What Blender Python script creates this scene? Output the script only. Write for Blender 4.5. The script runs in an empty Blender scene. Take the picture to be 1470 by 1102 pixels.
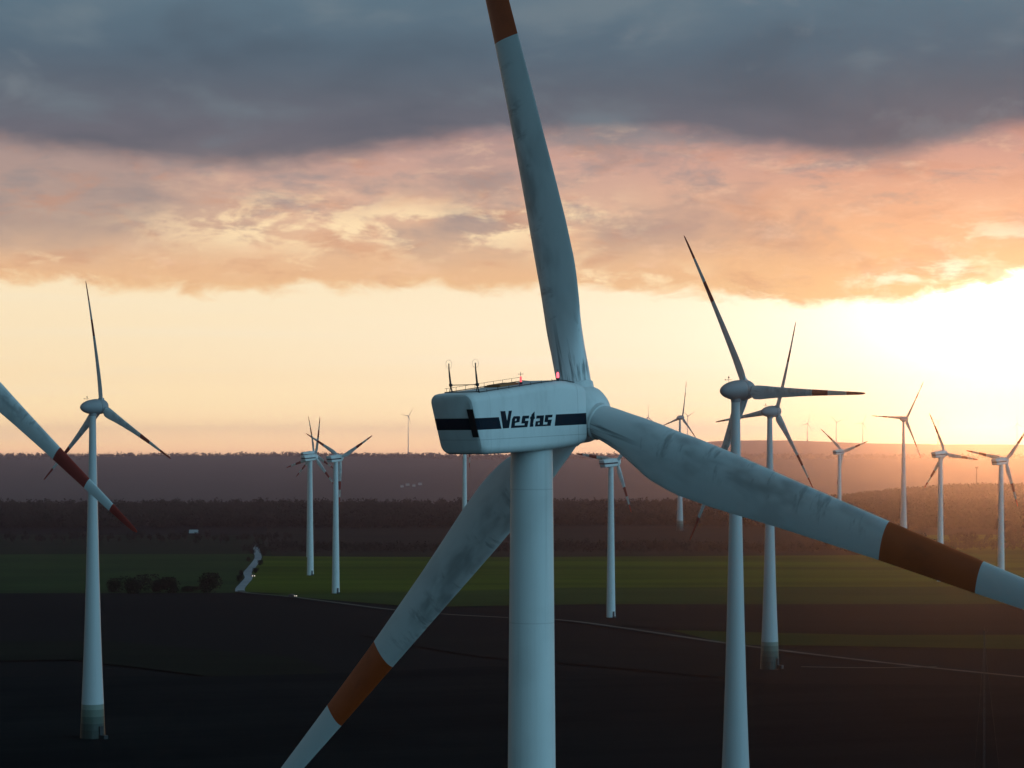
import bpy, bmesh, math, random
import numpy as np
from mathutils import Vector, Matrix, noise as mnoise
random.seed(7); rng = np.random.default_rng(7)
R = math.radians
scene = bpy.context.scene
COL = scene.collection
CAM_H = 76.0; F = 3600.0; CX, HY = 735.0, 640.0

def srgb(r, g, b):
    f = lambda c: (c/255/12.92) if c/255 <= .04045 else ((c/255+.055)/1.055)**2.4
    return (f(r), f(g), f(b), 1.0)
def sstep(a, b, x):
    t = np.clip((x-a)/(b-a), 0, 1); return t*t*(3-2*t)

# ------------------------------------------------------------------ objects
def link(o):
    COL.objects.link(o); return o
def empty(name, loc=(0, 0, 0), rz=0.0):
    o = bpy.data.objects.new(name, None); o.location = loc; o.rotation_euler = (0, 0, rz)
    o.empty_display_size = .5
    return link(o)
def tag(o, label=None, cat=None, group=None, kind=None):
    if label: o['label'] = label
    if cat: o['category'] = cat
    if group: o['group'] = group
    if kind: o['kind'] = kind
    return o
def add(name, me, parent=None, loc=(0, 0, 0), rot=(0, 0, 0), scale=(1, 1, 1)):
    o = bpy.data.objects.new(name, me); link(o)
    o.location = loc; o.rotation_euler = rot; o.scale = scale
    if parent: o.parent = parent
    return o
def mesh(name, verts, faces, mats, midx=None, smooth=True, angle=None):
    me = bpy.data.meshes.new(name); me.from_pydata([tuple(map(float, v)) for v in verts], [], faces)
    for m in (mats if isinstance(mats, (list, tuple)) else [mats]): me.materials.append(m)
    if midx is not None: me.polygons.foreach_set('material_index', midx)
    me.polygons.foreach_set('use_smooth', [smooth]*len(me.polygons))
    me.validate(); me.update()
    if angle is not None:
        me.set_sharp_from_angle(angle=R(angle))
    return me
def np_mesh(name, V, Fc, mat, smooth=False):
    """V (n,3), Fc (m,3 or 4) -> mesh, fast"""
    me = bpy.data.meshes.new(name)
    n, m, k = len(V), len(Fc), Fc.shape[1]
    me.vertices.add(n); me.vertices.foreach_set('co', np.ascontiguousarray(V, dtype=np.float32).ravel())
    me.loops.add(m*k); me.loops.foreach_set('vertex_index', np.ascontiguousarray(Fc, dtype=np.int32).ravel())
    me.polygons.add(m); me.polygons.foreach_set('loop_start', np.arange(0, m*k, k, dtype=np.int32))
    me.polygons.foreach_set('use_smooth', np.full(m, smooth))
    me.materials.append(mat); me.update(calc_edges=True); me.validate()
    return me
class MB:
    def __init__(s): s.v = []; s.f = []; s.m = []
    def ring_loft(s, rings, mi=0, cap0=True, cap1=True):
        n = len(rings[0]); b = len(s.v)
        for r in rings: s.v += [tuple(p) for p in r]
        for i in range(len(rings)-1):
            for j in range(n):
                k = (j+1) % n
                s.f.append((b+i*n+j, b+i*n+k, b+(i+1)*n+k, b+(i+1)*n+j)); s.m.append(mi)
        if cap0: s.f.append(tuple(b+j for j in reversed(range(n)))); s.m.append(mi)
        if cap1:
            q = b+(len(rings)-1)*n; s.f.append(tuple(q+j for j in range(n))); s.m.append(mi)
    def tube(s, pts, rad, n=8, mi=0):
        pts = [Vector(p) for p in pts]
        rads = rad if isinstance(rad, (list, tuple)) else [rad]*len(pts)
        rings = []
        for i, p in enumerate(pts):
            t = (pts[min(i+1, len(pts)-1)]-pts[max(i-1, 0)]).normalized()
            u = t.cross(Vector((0, 0, 1)) if abs(t.z) < .9 else Vector((1, 0, 0))).normalized(); w = t.cross(u)
            rings.append([p+(u*math.cos(a)+w*math.sin(a))*rads[i] for a in [2*math.pi*k/n for k in range(n)]])
        s.ring_loft(rings, mi)
    def box(s, c, d, mi=0, M=None):
        b = len(s.v); x, y, z = [q/2 for q in d]
        P = [(-x, -y, -z), (x, -y, -z), (x, y, -z), (-x, y, -z), (-x, -y, z), (x, -y, z), (x, y, z), (-x, y, z)]
        for p in P:
            p = Vector(p)
            if M: p = M @ p
            s.v.append(tuple(p+Vector(c)))
        for f in [(0, 3, 2, 1), (4, 5, 6, 7), (0, 1, 5, 4), (1, 2, 6, 5), (2, 3, 7, 6), (3, 0, 4, 7)]:
            s.f.append(tuple(b+i for i in f)); s.m.append(mi)
    def torus(s, c, r, t, axis='y', n=24, k=6, mi=0):
        b = len(s.v)
        for i in range(n):
            a = 2*math.pi*i/n
            for j in range(k):
                q = 2*math.pi*j/k; rr = r+t*math.cos(q)
                s.v.append((c[0]+rr*math.cos(a), c[1]+t*math.sin(q), c[2]+rr*math.sin(a)))
        for i in range(n):
            for j in range(k):
                i2, j2 = (i+1) % n, (j+1) % k
                s.f.append((b+i*k+j, b+i2*k+j, b+i2*k+j2, b+i*k+j2)); s.m.append(mi)
    def build(s, name, mats, smooth=True, angle=40):
        return mesh(name, s.v, s.f, mats, s.m, smooth, angle)

# ------------------------------------------------------------------ node helpers
class NT:
    def __init__(s, tree): s.t = tree; s.n = tree.nodes; s.l = tree.links
    def new(s, typ, **kw):
        n = s.n.new(typ)
        for k, v in kw.items(): setattr(n, k, v)
        return n
    def put(s, inp, v):
        if isinstance(v, bpy.types.NodeSocket): s.l.new(v, inp)
        else: inp.default_value = v
    def m(s, op, a, b=0.0, c=0.0, clamp=False):
        n = s.new('ShaderNodeMath', operation=op, use_clamp=clamp)
        for i, v in enumerate((a, b, c)): s.put(n.inputs[i], v)
        return n.outputs[0]
    def ss(s, a, b, x):
        n = s.new('ShaderNodeMapRange', interpolation_type='SMOOTHSTEP')
        s.put(n.inputs['Value'], x); s.put(n.inputs['From Min'], a); s.put(n.inputs['From Max'], b)
        return n.outputs[0]
    def vec(s, x, y, z=0.0):
        n = s.new('ShaderNodeCombineXYZ')
        for i, v in enumerate((x, y, z)): s.put(n.inputs[i], v)
        return n.outputs[0]
    def noise(s, v, scale=1.0, detail=4.0, rough=.5, dist=0.0, col=False):
        n = s.new('ShaderNodeTexNoise'); s.l.new(v, n.inputs['Vector'])
        n.inputs['Scale'].default_value = scale; n.inputs['Detail'].default_value = detail
        n.inputs['Roughness'].default_value = rough; n.inputs['Distortion'].default_value = dist
        return n.outputs['Color' if col else 'Fac']
    def mix(s, f, a, b, blend='MIX'):
        n = s.new('ShaderNodeMix', data_type='RGBA', blend_type=blend)
        s.put(n.inputs[0], f); s.put(n.inputs[6], a); s.put(n.inputs[7], b)
        return n.outputs[2]
    def ramp(s, x, stops, interp='LINEAR'):
        n = s.new('ShaderNodeValToRGB'); r = n.color_ramp; r.interpolation = interp
        while len(r.elements) > 1: r.elements.remove(r.elements[-1])
        for i, (p, c) in enumerate(stops):
            e = r.elements[0] if i == 0 else r.elements.new(p)
            e.position = p; e.color = c if len(c) == 4 else (*c, 1)
        s.put(n.inputs[0], x); return n.outputs[0]

def material(name):
    m = bpy.data.materials.new(name); m.use_nodes = True
    nt = NT(m.node_tree); b = m.node_tree.nodes['Principled BSDF']
    return m, nt, b
def simple(name, col, rough=.6, metal=0.0, var=.12, scale=1.5):
    m, nt, b = material(name)
    tc = nt.new('ShaderNodeTexCoord').outputs['Object']
    f = nt.noise(tc, scale, 5, .6)
    c1 = tuple(x*(1-var) for x in col[:3])+(1,); c2 = tuple(min(1, x*(1+var)) for x in col[:3])+(1,)
    nt.put(b.inputs['Base Color'], nt.mix(f, c1, c2))
    b.inputs['Roughness'].default_value = rough; b.inputs['Metallic'].default_value = metal
    return m

# white gel-coat / tower paint with faint weathering
def paint(name, col, dirt=.25, streak=(3, 3, .15), seams=()):
    m, nt, b = material(name)
    tc = nt.new('ShaderNodeTexCoord').outputs['Object']
    mp = nt.new('ShaderNodeMapping'); mp.inputs['Scale'].default_value = streak; nt.l.new(tc, mp.inputs[0])
    a = nt.noise(mp.outputs[0], 1.0, 6, .65); c = nt.noise(tc, .5, 3, .5)
    f = nt.m('MULTIPLY', nt.ss(.45, .8, a), dirt)
    f = nt.m('ADD', f, nt.m('MULTIPLY', nt.ss(.4, .8, c), dirt*.5))
    base = nt.mix(f, col, tuple(x*.45 for x in col[:3])+(1,))
    sp = nt.new('ShaderNodeSeparateXYZ'); nt.l.new(tc, sp.inputs[0])
    for ax, pos, wd, dk in seams:                       # panel and flange joints: (axis, place, half width, depth)
        g = nt.m('LESS_THAN', nt.m('ABSOLUTE', nt.m('SUBTRACT', sp.outputs[ax], pos)), wd)
        base = nt.mix(nt.m('MULTIPLY', g, dk), base, tuple(x*.2 for x in col[:3])+(1,))
    nt.put(b.inputs['Base Color'], base)
    nt.put(b.inputs['Roughness'], nt.m('ADD', .42, nt.m('MULTIPLY', a, .2)))
    return m
WHITE = (.74, .76, .76, 1)
M_TOWER = paint('tower_paint', WHITE, .30, (2.4, 2.4, .04), [(2, q, .03, .2) for q in (22.0, 45.0, 66.2, 73.6)])
M_NAC = paint('nacelle_paint', WHITE, .26, (1.6, 1.6, .35), [(2, -1.12, .018, .35), (1, 2.05, .016, .4), (1, -4.9, .014, .25)])
M_GREY = paint('grey_nacelle_paint', (.30, .31, .33, 1), .2, (.6, .6, 1.5))
M_RED = paint('blade_red_paint', (.52, .085, .014, 1), .45, (1.2, 1.2, .5))
M_RED2 = paint('blade_dark_red_paint', (.34, .030, .018, 1), .3, (1.2, 1.2, .5))
M_NAVY = simple('navy_paint', (.006, .014, .026), .75)
M_NAVY.node_tree.nodes['Principled BSDF'].inputs['Specular IOR Level'].default_value = .15
M_BLACK = simple('vent_black', (.006, .006, .007), .6)
M_STEEL = simple('dark_steel', (.03, .032, .035), .5, .3)
M_RUST = simple('rusty_hatch', (.34, .13, .04), .7, 0, .3, 4)
M_ROOF = simple('roof_grp', (.5, .52, .53), .55, 0, .2, 2)
def blade_mat():
    m, nt, b = material('blade_gelcoat')
    tc = nt.new('ShaderNodeTexCoord').outputs['Object']
    sp = nt.new('ShaderNodeSeparateXYZ'); nt.l.new(tc, sp.inputs[0])
    x, y, z = sp.outputs
    s1 = nt.noise(nt.vec(nt.m('MULTIPLY', x, .9), nt.m('MULTIPLY', y, .9), nt.m('MULTIPLY', z, .38)), 1, 2.5, .5, .2)
    s2 = nt.noise(nt.vec(nt.m('MULTIPLY', x, .7), nt.m('MULTIPLY', y, .7), nt.m('MULTIPLY', z, 2.2)), 1, 4, .6)
    s3 = nt.noise(nt.vec(nt.m('MULTIPLY', x, 3.2), nt.m('MULTIPLY', y, 3.2), nt.m('MULTIPLY', z, .16)), 1, 4, .55)
    le = nt.m('MULTIPLY', nt.ss(.95, .1, x), nt.ss(-1.6, -.75, x))          # grime gathers on the front third
    span = nt.m('MULTIPLY', nt.ss(3.0, 7.0, z), nt.ss(24.0, 18.0, z))
    d1 = nt.m('MULTIPLY', nt.m('MULTIPLY', nt.ss(.42, .72, s1), span), nt.m('ADD', .16, nt.m('MULTIPLY', le, .34)))
    d2 = nt.m('MULTIPLY', nt.m('MULTIPLY', nt.ss(.5, .72, s2), nt.m('MULTIPLY', span, le)), .5)
    root = nt.ss(6.5, 2.0, z)
    d3 = nt.m('MULTIPLY', nt.m('MULTIPLY', nt.ss(.55, .68, s3), root), .85)
    d = nt.m('MAXIMUM', nt.m('MAXIMUM', d1, d2), d3)
    nt.put(b.inputs['Base Color'], nt.mix(d, (.72, .75, .76, 1), (.10, .115, .125, 1)))
    b.inputs['Roughness'].default_value = .45
    return m
M_BLADE = blade_mat()
def emit(name, col, s):
    m, nt, b = material(name)
    b.inputs['Base Color'].default_value = (*col, 1)
    b.inputs['Emission Color'].default_value = (*col, 1); b.inputs['Emission Strength'].default_value = s
    return m
M_LAMP = emit('red_lamp', (1.0, .10, .13), 3.0)
M_LAMPDIM = emit('red_lamp_dim', (1.0, .10, .12), 1.1)
M_HEAD = emit('headlight_glow', (1.0, .85, .7), 3.0)
def egg_tower_mat():
    m, nt, b = material('graded_tower_paint')
    tc = nt.new('ShaderNodeTexCoord').outputs['Object']
    sp = nt.new('ShaderNodeSeparateXYZ'); nt.l.new(tc, sp.inputs[0])
    g = nt.ramp(nt.m('DIVIDE', sp.outputs[2], 10.0), [(0, (.020, .028, .022)), (.27, (.034, .048, .038)), (.44, (.062, .085, .066)),
        (.62, (.12, .15, .12)), (.80, (.22, .25, .21)), (.93, (.54, .56, .57))], 'CONSTANT')
    mp = nt.new('ShaderNodeMapping'); mp.inputs['Scale'].default_value = (2, 2, .05); nt.l.new(tc, mp.inputs[0])
    a = nt.noise(mp.outputs[0], 1, 6, .65)
    nt.put(b.inputs['Base Color'], nt.mix(nt.m('MULTIPLY', nt.ss(.45, .8, a), .2), g, (.28, .3, .3, 1)))
    b.inputs['Roughness'].default_value = .5
    return m
M_EGGTOWER = egg_tower_mat()

# ------------------------------------------------------------------ blades
def blade_mesh(name, Rr, chord, twist, thick, bands, bend=0.0, r0=1.0, n=26, red=None):
    """blade along +Z, leading edge towards -X, wind side +Y"""
    def tab(t, q): return float(np.interp(q, [a for a, _ in t], [b for _, b in t]))
    rs = sorted(set([round(q, 4) for q in np.concatenate([np.linspace(r0/Rr, .3, 20), np.linspace(.3, .97, 34), [.978, .986, .992, .997, 1.0]])]
                    + [q for b in bands for q in b if q < 1]))
    rs = [q for i, q in enumerate(rs) if i == 0 or q-rs[i-1] > 1e-3 or any(abs(q-e) < 1e-9 for b in bands for e in b)]
    rings = []
    for q in rs:
        c, tw, th = tab(chord, q), R(tab(twist, q)), tab(thick, q)
        blend = 1-min(1, max(0, (th-.42)/.55))           # 0 round root, 1 airfoil
        if q > .975: c *= math.sqrt(max(0.0, 1-((q-.975)/.0262)**2))*.98+.02
        ring = []
        for j in range(n):
            a = 2*math.pi*j/n
            xr = .5*(1-math.cos(a)); sgn = 1 if math.sin(a) >= 0 else -1
            t = 5*th*(.2969*math.sqrt(max(xr, 0))-.126*xr-.3516*xr**2+.2843*xr**3-.1015*xr**4)
            cam = .06*blend*4*xr*(1-xr)*.5
            ya = -(sgn*t+cam)                              # suction side faces downwind (-Y)
            yc = -.5*th*math.sin(a) if th > .9 else -.5*min(th*1.0, 1)*math.sin(a)
            ax = .5*(1-blend)+.33*blend
            px = (xr-ax)*c; py = (ya*blend+yc*(1-blend))*c
            X = px*math.cos(tw)+py*math.sin(tw); Y = -px*math.sin(tw)+py*math.cos(tw)
            ring.append((X, Y-bend*Rr*q*q, q*Rr))
        rings.append(ring)
    mb = MB()
    mb.ring_loft(rings)
    k = 0
    for i in range(len(rs)-1):
        mid = .5*(rs[i]+rs[i+1]); mi = 1 if any(a <= mid <= b for a, b in bands) else 0
        for j in range(n): mb.m[k] = mi; k += 1
    mb.m[-1] = 1
    return mb.build(name, [M_BLADE, red or M_RED2], True, 50)
V_CH = [(0, 1.95), (.05, 1.95), (.09, 2.25), (.15, 3.05), (.21, 3.32), (.27, 3.2), (.4, 2.62), (.55, 2.08), (.7, 1.66), (.85, 1.22), (.95, .82), (1, .5)]
V_TW = [(0, 13), (.1, 13), (.2, 10.5), (.35, 8), (.55, 6.5), (.8, 4.5), (1, 3)]
V_TH = [(0, 1.0), (.05, 1.0), (.09, .84), (.15, .5), (.21, .36), (.3, .28), (.5, .22), (1, .16)]
def vb(bands): return V_CH, V_TW, V_TH, bands
BL_MAIN = blade_mesh('blade', 40, *vb([(.551, .700), (.852, 1.01)]), bend=.045, r0=1.3, red=M_RED)
BL_LOADED = blade_mesh('blade', 40, *vb([(.551, .700), (.852, 1.01)]), bend=.008, r0=1.3, red=M_RED)   # the climbing blade bends less
BL_EDGE = blade_mesh('blade', 40, *vb([(.588, .745), (.87, 1.01)]), bend=0, r0=1.3)
def scaled_tab(t, s): return [(a, b*s) for a, b in t]
BL_SMALL = blade_mesh('blade', 24.2, scaled_tab(V_CH, .70), V_TW, V_TH, [(.50, .68), (.84, 1.01)], bend=.045, r0=1.2)
E_CH = [(0, 1.5), (.035, 1.5), (.062, 2.3), (.085, 2.65), (.13, 2.6), (.2, 2.25), (.3, 1.85), (.45, 1.4), (.6, 1.08), (.8, .74), (.95, .48), (1, .3)]
E_TW = [(0, 22), (.1, 19), (.2, 14), (.4, 8), (.7, 4), (1, 2)]
E_TH = [(0, 1.0), (.035, .95), (.062, .5), (.085, .36), (.2, .27), (.5, .2), (1, .16)]
BL_EGG = blade_mesh('blade', 33, E_CH, E_TW, E_TH, [(.56, .69), (.845, 1.01)], bend=.03, r0=1.0)

# ------------------------------------------------------------------ boxy nacelle
ST = [(-6.02, 1.46, 1.20, -1.70), (-5.95, 1.57, 1.31, -1.83), (-5.8, 1.63, 1.37, -1.90), (-5.6, 1.65, 1.40, -1.92), (-3, 1.65, 1.62, -1.93), (-1, 1.65, 1.79, -1.91), (0, 1.65, 1.87, -1.88),
      (.7, 1.65, 1.93, -1.84), (1.1, 1.645, 1.925, -1.82), (1.6, 1.63, 1.85, -1.79), (2.2, 1.61, 1.74, -1.73), (2.65, 1.58, 1.66, -1.66), (2.8, 1.54, 1.62, -1.58), (2.87, 1.47, 1.55, -1.48)]
def slant(y0, z):
    return y0-.27*z*float(np.clip((-3.0-y0)/2.6, 0, 1))
def section(y0, w, zt, zb, rt=.5, rb=.42, n=6):
    pts = []
    for cx, cz, r, a0 in ((w-rt, zt-rt, rt, 0), (-w+rt, zt-rt, rt, 90), (-w+rb, zb+rb, rb, 180), (w-rb, zb+rb, rb, 270)):
        for i in range(n+1):
            a = R(a0+90*i/n); x, z = cx+r*math.cos(a), cz+r*math.sin(a)
            pts.append((x, slant(y0, z), z))
    return pts
def tabv(y0, i): return float(np.interp(y0, [s[0] for s in ST], [s[i] for s in ST]))
def nacelle_mesh():
    mb = MB(); mb.ring_loft([section(*s) for s in ST])
    return mb.build('nacelle', M_NAC, True, 28)
NAC = nacelle_mesh()
Z0, Z1 = -.575, .055
def stripe_mesh(gap):
    V, Fa = [], []
    def run(path, cut0=0, cut1=0):
        b = len(V)
        for i, (x, y, nx, ny) in enumerate(path):
            for q, z in ((0, Z0), (1, Z1)):
                dy = (cut0 if i == 0 else cut1 if i == len(path)-1 else 0)*q
                V.append((x+nx*.006, slant(y, z)+ny*.006+dy, z))
        for i in range(len(path)-1):
            p = b+2*i; Fa.append((p, p+2, p+3, p+1))
    ys = [2.79, 2.65, 2.2, 1.6, 1.1, .7]
    right = [(tabv(y, 1), y, 1, 0) for y in ys]
    rearp = [(1.65, -3, 1, 0), (1.65, -5.6, 1, 0), (1.63, -5.8, .95, -.3), (1.57, -5.95, .7, -.7), (1.46, -6.02, 0, -1),
             (-1.46, -6.02, 0, -1), (-1.57, -5.95, -.7, -.7), (-1.63, -5.8, -.95, -.3), (-1.65, -5.6, -1, 0), (-1.65, -3, -1, 0), (-1.65, .7, -1, 0)]
    left = [(-tabv(y, 1), y, -1, 0) for y in reversed(ys)]
    if gap:
        run(right+[(1.65, .085, 1, 0)], 0, .13)
        run([(1.65, -4.15, 1, 0)]+rearp[1:]+left, -.10, 0)
    else:
        run(right+[(1.65, -1, 1, 0)]+rearp+left)
    return mesh('stripe', V, Fa, M_NAVY, None, False)
STRIPE, STRIPE_PLAIN = stripe_mesh(True), stripe_mesh(False)
def lettering_mesh():
    """the word Vestas, traced as closed outlines in the plane of the side wall"""
    YB = lambda X: 718-.0875*X
    loops = [
        [(370, 392), (450, 386), (476, 556), (510, 382), (562, 374), (504, 672), (403, 684)],
        [(538, 672), (561, 520), (590, 470), (690, 462), (699, 480), (684, 564), (610, 582), (602, 628), (766, 615), (772, 584), (716, 588), (735, 470), (748, 456), (852, 447), (845, 496),
         (786, 502), (781, 541), (838, 536), (815, 645)],
        [(614, 512), (640, 510), (633, 546), (607, 551)],
        [(856, 640), (874, 515), (866, 494), (871, 468), (886, 462), (896, 424), (946, 374), (944, 450), (950, 492), (930, 505), (914, 588), (920, 600), (914, 635)],
        [(945, 632), (963, 541), (1030, 531), (1034, 489), (970, 495), (979, 444), (1107, 432), (1086, 592), (1158, 586), (1166, 549), (1110, 547), (1131, 427), (1256, 415), (1246, 460),
         (1180, 469), (1175, 506), (1240, 500), (1214, 608)],
        [(1001, 563), (1030, 561), (1024, 592), (996, 596)],
    ]
    cu = bpy.data.curves.new('tmp', 'CURVE'); cu.dimensions = '2D'; cu.fill_mode = 'BOTH'; cu.extrude = .004
    for lp in loops:
        s = cu.splines.new('POLY'); s.points.add(len(lp)-1); s.use_cyclic_u = True
        for p, (X, Y) in zip(s.points, lp):
            p.co = ((690+X/12.242-793.5)/17.75, Z0+.01+(YB(X)-Y)/(12.242*25.5), 0, 1)
    o = bpy.data.objects.new('tmp', cu)
    me = bpy.data.meshes.new_from_object(o)
    bpy.data.objects.remove(o)
    me.name = 'lettering'
    M = Matrix(((0, 0, 1, 1.656), (1, 0, 0, 0), (0, 1, 0, 0), (0, 0, 0, 1)))
    me.transform(M); me.materials.clear(); me.materials.append(M_NAVY)
    return me
LETTERS = lettering_mesh()
def roof_z(y): return tabv(y, 2)
def vent_mesh():
    mb = MB(); zs = [(-.97, .54)]
    for z0, z1 in zs:
        b = len(mb.v)
        for z in (z0, z1):
            for x, yo in ((1.17, .01), (1.55, .01), (1.60, -.05), (1.17, -.05)):
                y = slant(-6.02 if x < 1.5 else -5.98, z)
                mb.v.append((x, y+(yo if yo > 0 else yo), z))
        mb.f += [(b, b+1, b+2, b+3), (b+4, b+7, b+6, b+5), (b, b+4, b+5, b+1), (b+1, b+5, b+6, b+2), (b+2, b+6, b+7, b+3), (b+3, b+7, b+4, b)]; mb.m += [0]*6
    return mb.build('vent', M_BLACK, False)
VENT = vent_mesh()
def mast_mesh(x, cross):
    mb = MB(); y = -5.15; z = roof_z(y)-.03
    for dx, dy in ((-.12, .0), (.12, -.05), (0, .14)):
        mb.tube([(x+dx, y+dy, z), (x, y, z+.42)], .025, 6)
    mb.tube([(x, y, z+.36), (x-.06, y, z+.9), (x-.10, y, z+1.30), (x-.10, y, z+1.62)], [.06, .05, .035, .03], 8)
    mb.box((x, y, z+.44), (.15, .12, .14))
    mb.torus((x-.10, y, z+1.58), .235, .006)
    if cross: mb.tube([(x, y, z+.44), (x+2.06, y, z+.44)], .026, 6)
    return mb.build('wind_sensor_mast', M_STEEL, True, 40)
MAST_A, MAST_B = mast_mesh(-1.08, True), mast_mesh(.98, False)
def railing_mesh():
    mb = MB()
    ys = [-5.35, -4.2, -3, -2, -1, 0, .7, 1.4, 2.1]
    for sx in (-1, 1):
        mb.tube([(sx*1.34, y, roof_z(y)+.03) for y in ys], .026, 6)
        h = .24
        if sx < 0:
            mb.tube([(sx*1.36, y, roof_z(y)+h) for y in ys[:-2]], .011, 6)
            for y in np.linspace(-5.2, .6, 9): mb.tube([(sx*1.36, y, roof_z(y)-.02), (sx*1.36, y, roof_z(y)+h)], .012, 5)
        else:
            for y in np.linspace(-4.8, .3, 7): mb.tube([(sx*1.34, y, roof_z(y)-.02), (sx*1.34, y, roof_z(y)+.12)], .018, 5)
    mb.tube([(-1.34, -5.35, roof_z(-5.35)+.03), (1.34, -5.35, roof_z(-5.35)+.03)], .045, 6)
    return mb.build('railing', M_STEEL, True, 40)
RAIL = railing_mesh()
def hatch_mesh():
    mb = MB()
    sl = math.atan2(roof_z(-1)-roof_z(-3.4), 2.4); M = Matrix.Rotation(sl, 3, 'X')
    mb.box((-.3, -2.0, roof_z(-2.0)+.05), (1.2, 1.5, .10), 0, M)
    mb.box((-.3, -2.0, roof_z(-2.0)+.115), (1.0, 1.3, .04), 0, M)
    return mb.build('hatch', M_RUST, False)
HATCH = hatch_mesh()
def deck_mesh():
    ys = [-5.3, -3, -1, 0, .7]
    V = []; Fa = []
    for y in ys:
        V += [(-1.12, y, roof_z(y)+.012), (1.12, y, roof_z(y)+.012)]
    for i in range(len(ys)-1): Fa.append((2*i, 2*i+1, 2*i+3, 2*i+2))
    return mesh('roof_deck', V, Fa, M_ROOF, None, False)
DECK = deck_mesh()
def lamp_mesh(x, y, mat, big):
    mb = MB(); z = roof_z(y)-.02
    mb.tube([(x, y, z), (x, y, z+.16)], .09, 10, 0)
    r = .07 if big else .06
    mb.tube([(x, y, z+.16), (x, y, z+.2), (x, y, z+.4), (x, y, z+.46), (x, y, z+.48)], [r*.9, r, r, r*.6, .02], 12, 1)
    mb.tube([(x, y, z+.48), (x, y, z+.62)], .012, 5, 0)
    if not big:
        mb.tube([(x-.22, y, z+.60), (x+.22, y, z+.60)], .012, 5, 0); mb.tube([(x, y, z+.46), (x, y, z+.72)], .014, 5, 0)
    return mb.build('obstruction_light', [M_STEEL, mat], True, 40)
LAMP_A, LAMP_B = lamp_mesh(.55, -1.35, M_LAMPDIM, False), lamp_mesh(1.28, .85, M_LAMP, True)
LAMP_SMALL = lamp_mesh(.0, .2, M_STEEL, True)
def revolve(prof, n=40):
    return [[(r*math.cos(2*math.pi*j/n), y, -r*math.sin(2*math.pi*j/n)) for j in range(n)] for y, r in prof]
def spinner_mesh(col_r, oh, prof, col_l, mat):
    mb = MB(); mb.ring_loft(revolve(prof))
    for k in range(3):                                    # collars the blades root in; at rotor angle 0, turned with the hub
        a = 2*math.pi*k/3; d = Vector((math.sin(a), 0, math.cos(a))); o = Vector((0, oh, 0))
        mb.tube([o+d*.5, o+d*(col_l-.06), o+d*col_l], [col_r, col_r, col_r*.94], 28)
    return mb.build('hub', mat, True, 40)
HUB_V = spinner_mesh(1.06, 0, [(-1.2, 1.25), (-1.08, 1.46), (-.9, 1.58), (-.5, 1.66), (0, 1.69), (.4, 1.66), (.85, 1.52), (1.25, 1.26), (1.55, .95), (1.78, .58), (1.9, .25), (1.93, .01)], 1.72, M_NAC)

# ------------------------------------------------------------------ egg nacelle
def egg_nacelle():
    mb = MB()
    P = [(-3.75, .01), (-3.7, .3), (-3.5, .62), (-3.1, .98), (-2.5, 1.32), (-1.7, 1.62), (-.8, 1.83), (.1, 1.96), (.9, 2.02), (1.5, 2.0), (1.72, 1.94), (1.75, 1.85)]
    mb.ring_loft(revolve(P))
    mb.tube([(0, 0, -1.2), (0, 0, -2.35)], [1.1, .98], 28)
    return mb.build('nacelle', M_GREY, True, 35)
EGG = egg_nacelle()
HUB_E = spinner_mesh(.80, 0, [(-1.1, 1.82), (-1.07, 1.93), (-.6, 1.97), (0, 1.92), (.5, 1.75), (1.0, 1.45), (1.4, 1.05), (1.65, .65), (1.78, .3), (1.82, .01)], 2.15, M_GREY)
def egg_mast():
    mb = MB()
    mb.tube([(0, -1.6, 1.55), (0, -1.6, 2.9)], .035, 6)
    mb.tube([(-.6, -1.9, 2.15), (.6, -1.3, 2.15)], .03, 6); mb.tube([(0, -1.6, 2.1), (0, -2.5, 2.1)], .03, 6)
    mb.box((0, -2.5, 2.2), (.12, .12, .25)); mb.box((0, -1.6, 2.6), (.2, .2, .3))
    return mb.build('wind_sensor_mast', M_STEEL, True, 40)
EMAST = egg_mast()

def tower_mesh(prof, mat, n=40):
    mb = MB()
    mb.ring_loft([[(r*math.cos(2*math.pi*j/n), r*math.sin(2*math.pi*j/n), z) for j in range(n)] for z, r in prof])
    return mb.build('tower', mat, True, 50)
def door_mesh(r):
    mb = MB(); mb.box((0, -r-.02, 1.9), (.95, .22, 2.2), 0); mb.box((0, -r-.55, .45), (1.2, 1.1, .9), 0)
    return mb.build('door', M_STEEL, False)

# ------------------------------------------------------------------ terrain height
def hills(x, y):
    x = np.asarray(x, float); y = np.asarray(y, float)
    w = np.sin(x*.0007+1.3)+.6*np.sin(x*.0017+y*.0004+.4)+.35*np.sin(x*.0041-y*.0008)
    rt = sstep(.045, .19, x/np.maximum(y, 1000))                     # the rise at right
    h = -80*sstep(3050, 4700, y)*(1-.0*rt)
    h = h+rt*(62*sstep(3200, 4300, y)*(1-sstep(4350, 5600, y)))    # a wooded spur before the lowland
    h = h+sstep(6400, 9400, y)*(114+4.5*w)
    h = h-sstep(9600, 10500, y)*16
    rgt = sstep(.040, .085, x/np.maximum(y, 1000))
    h = h-(1-rgt)*sstep(10300, 12200, y)*10+rgt*sstep(10300, 12200, y)*(70+4*w-8*sstep(.1, .15, x/np.maximum(y, 1000)))
    h = h-sstep(12600, 14000, y)*25
    return h

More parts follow.
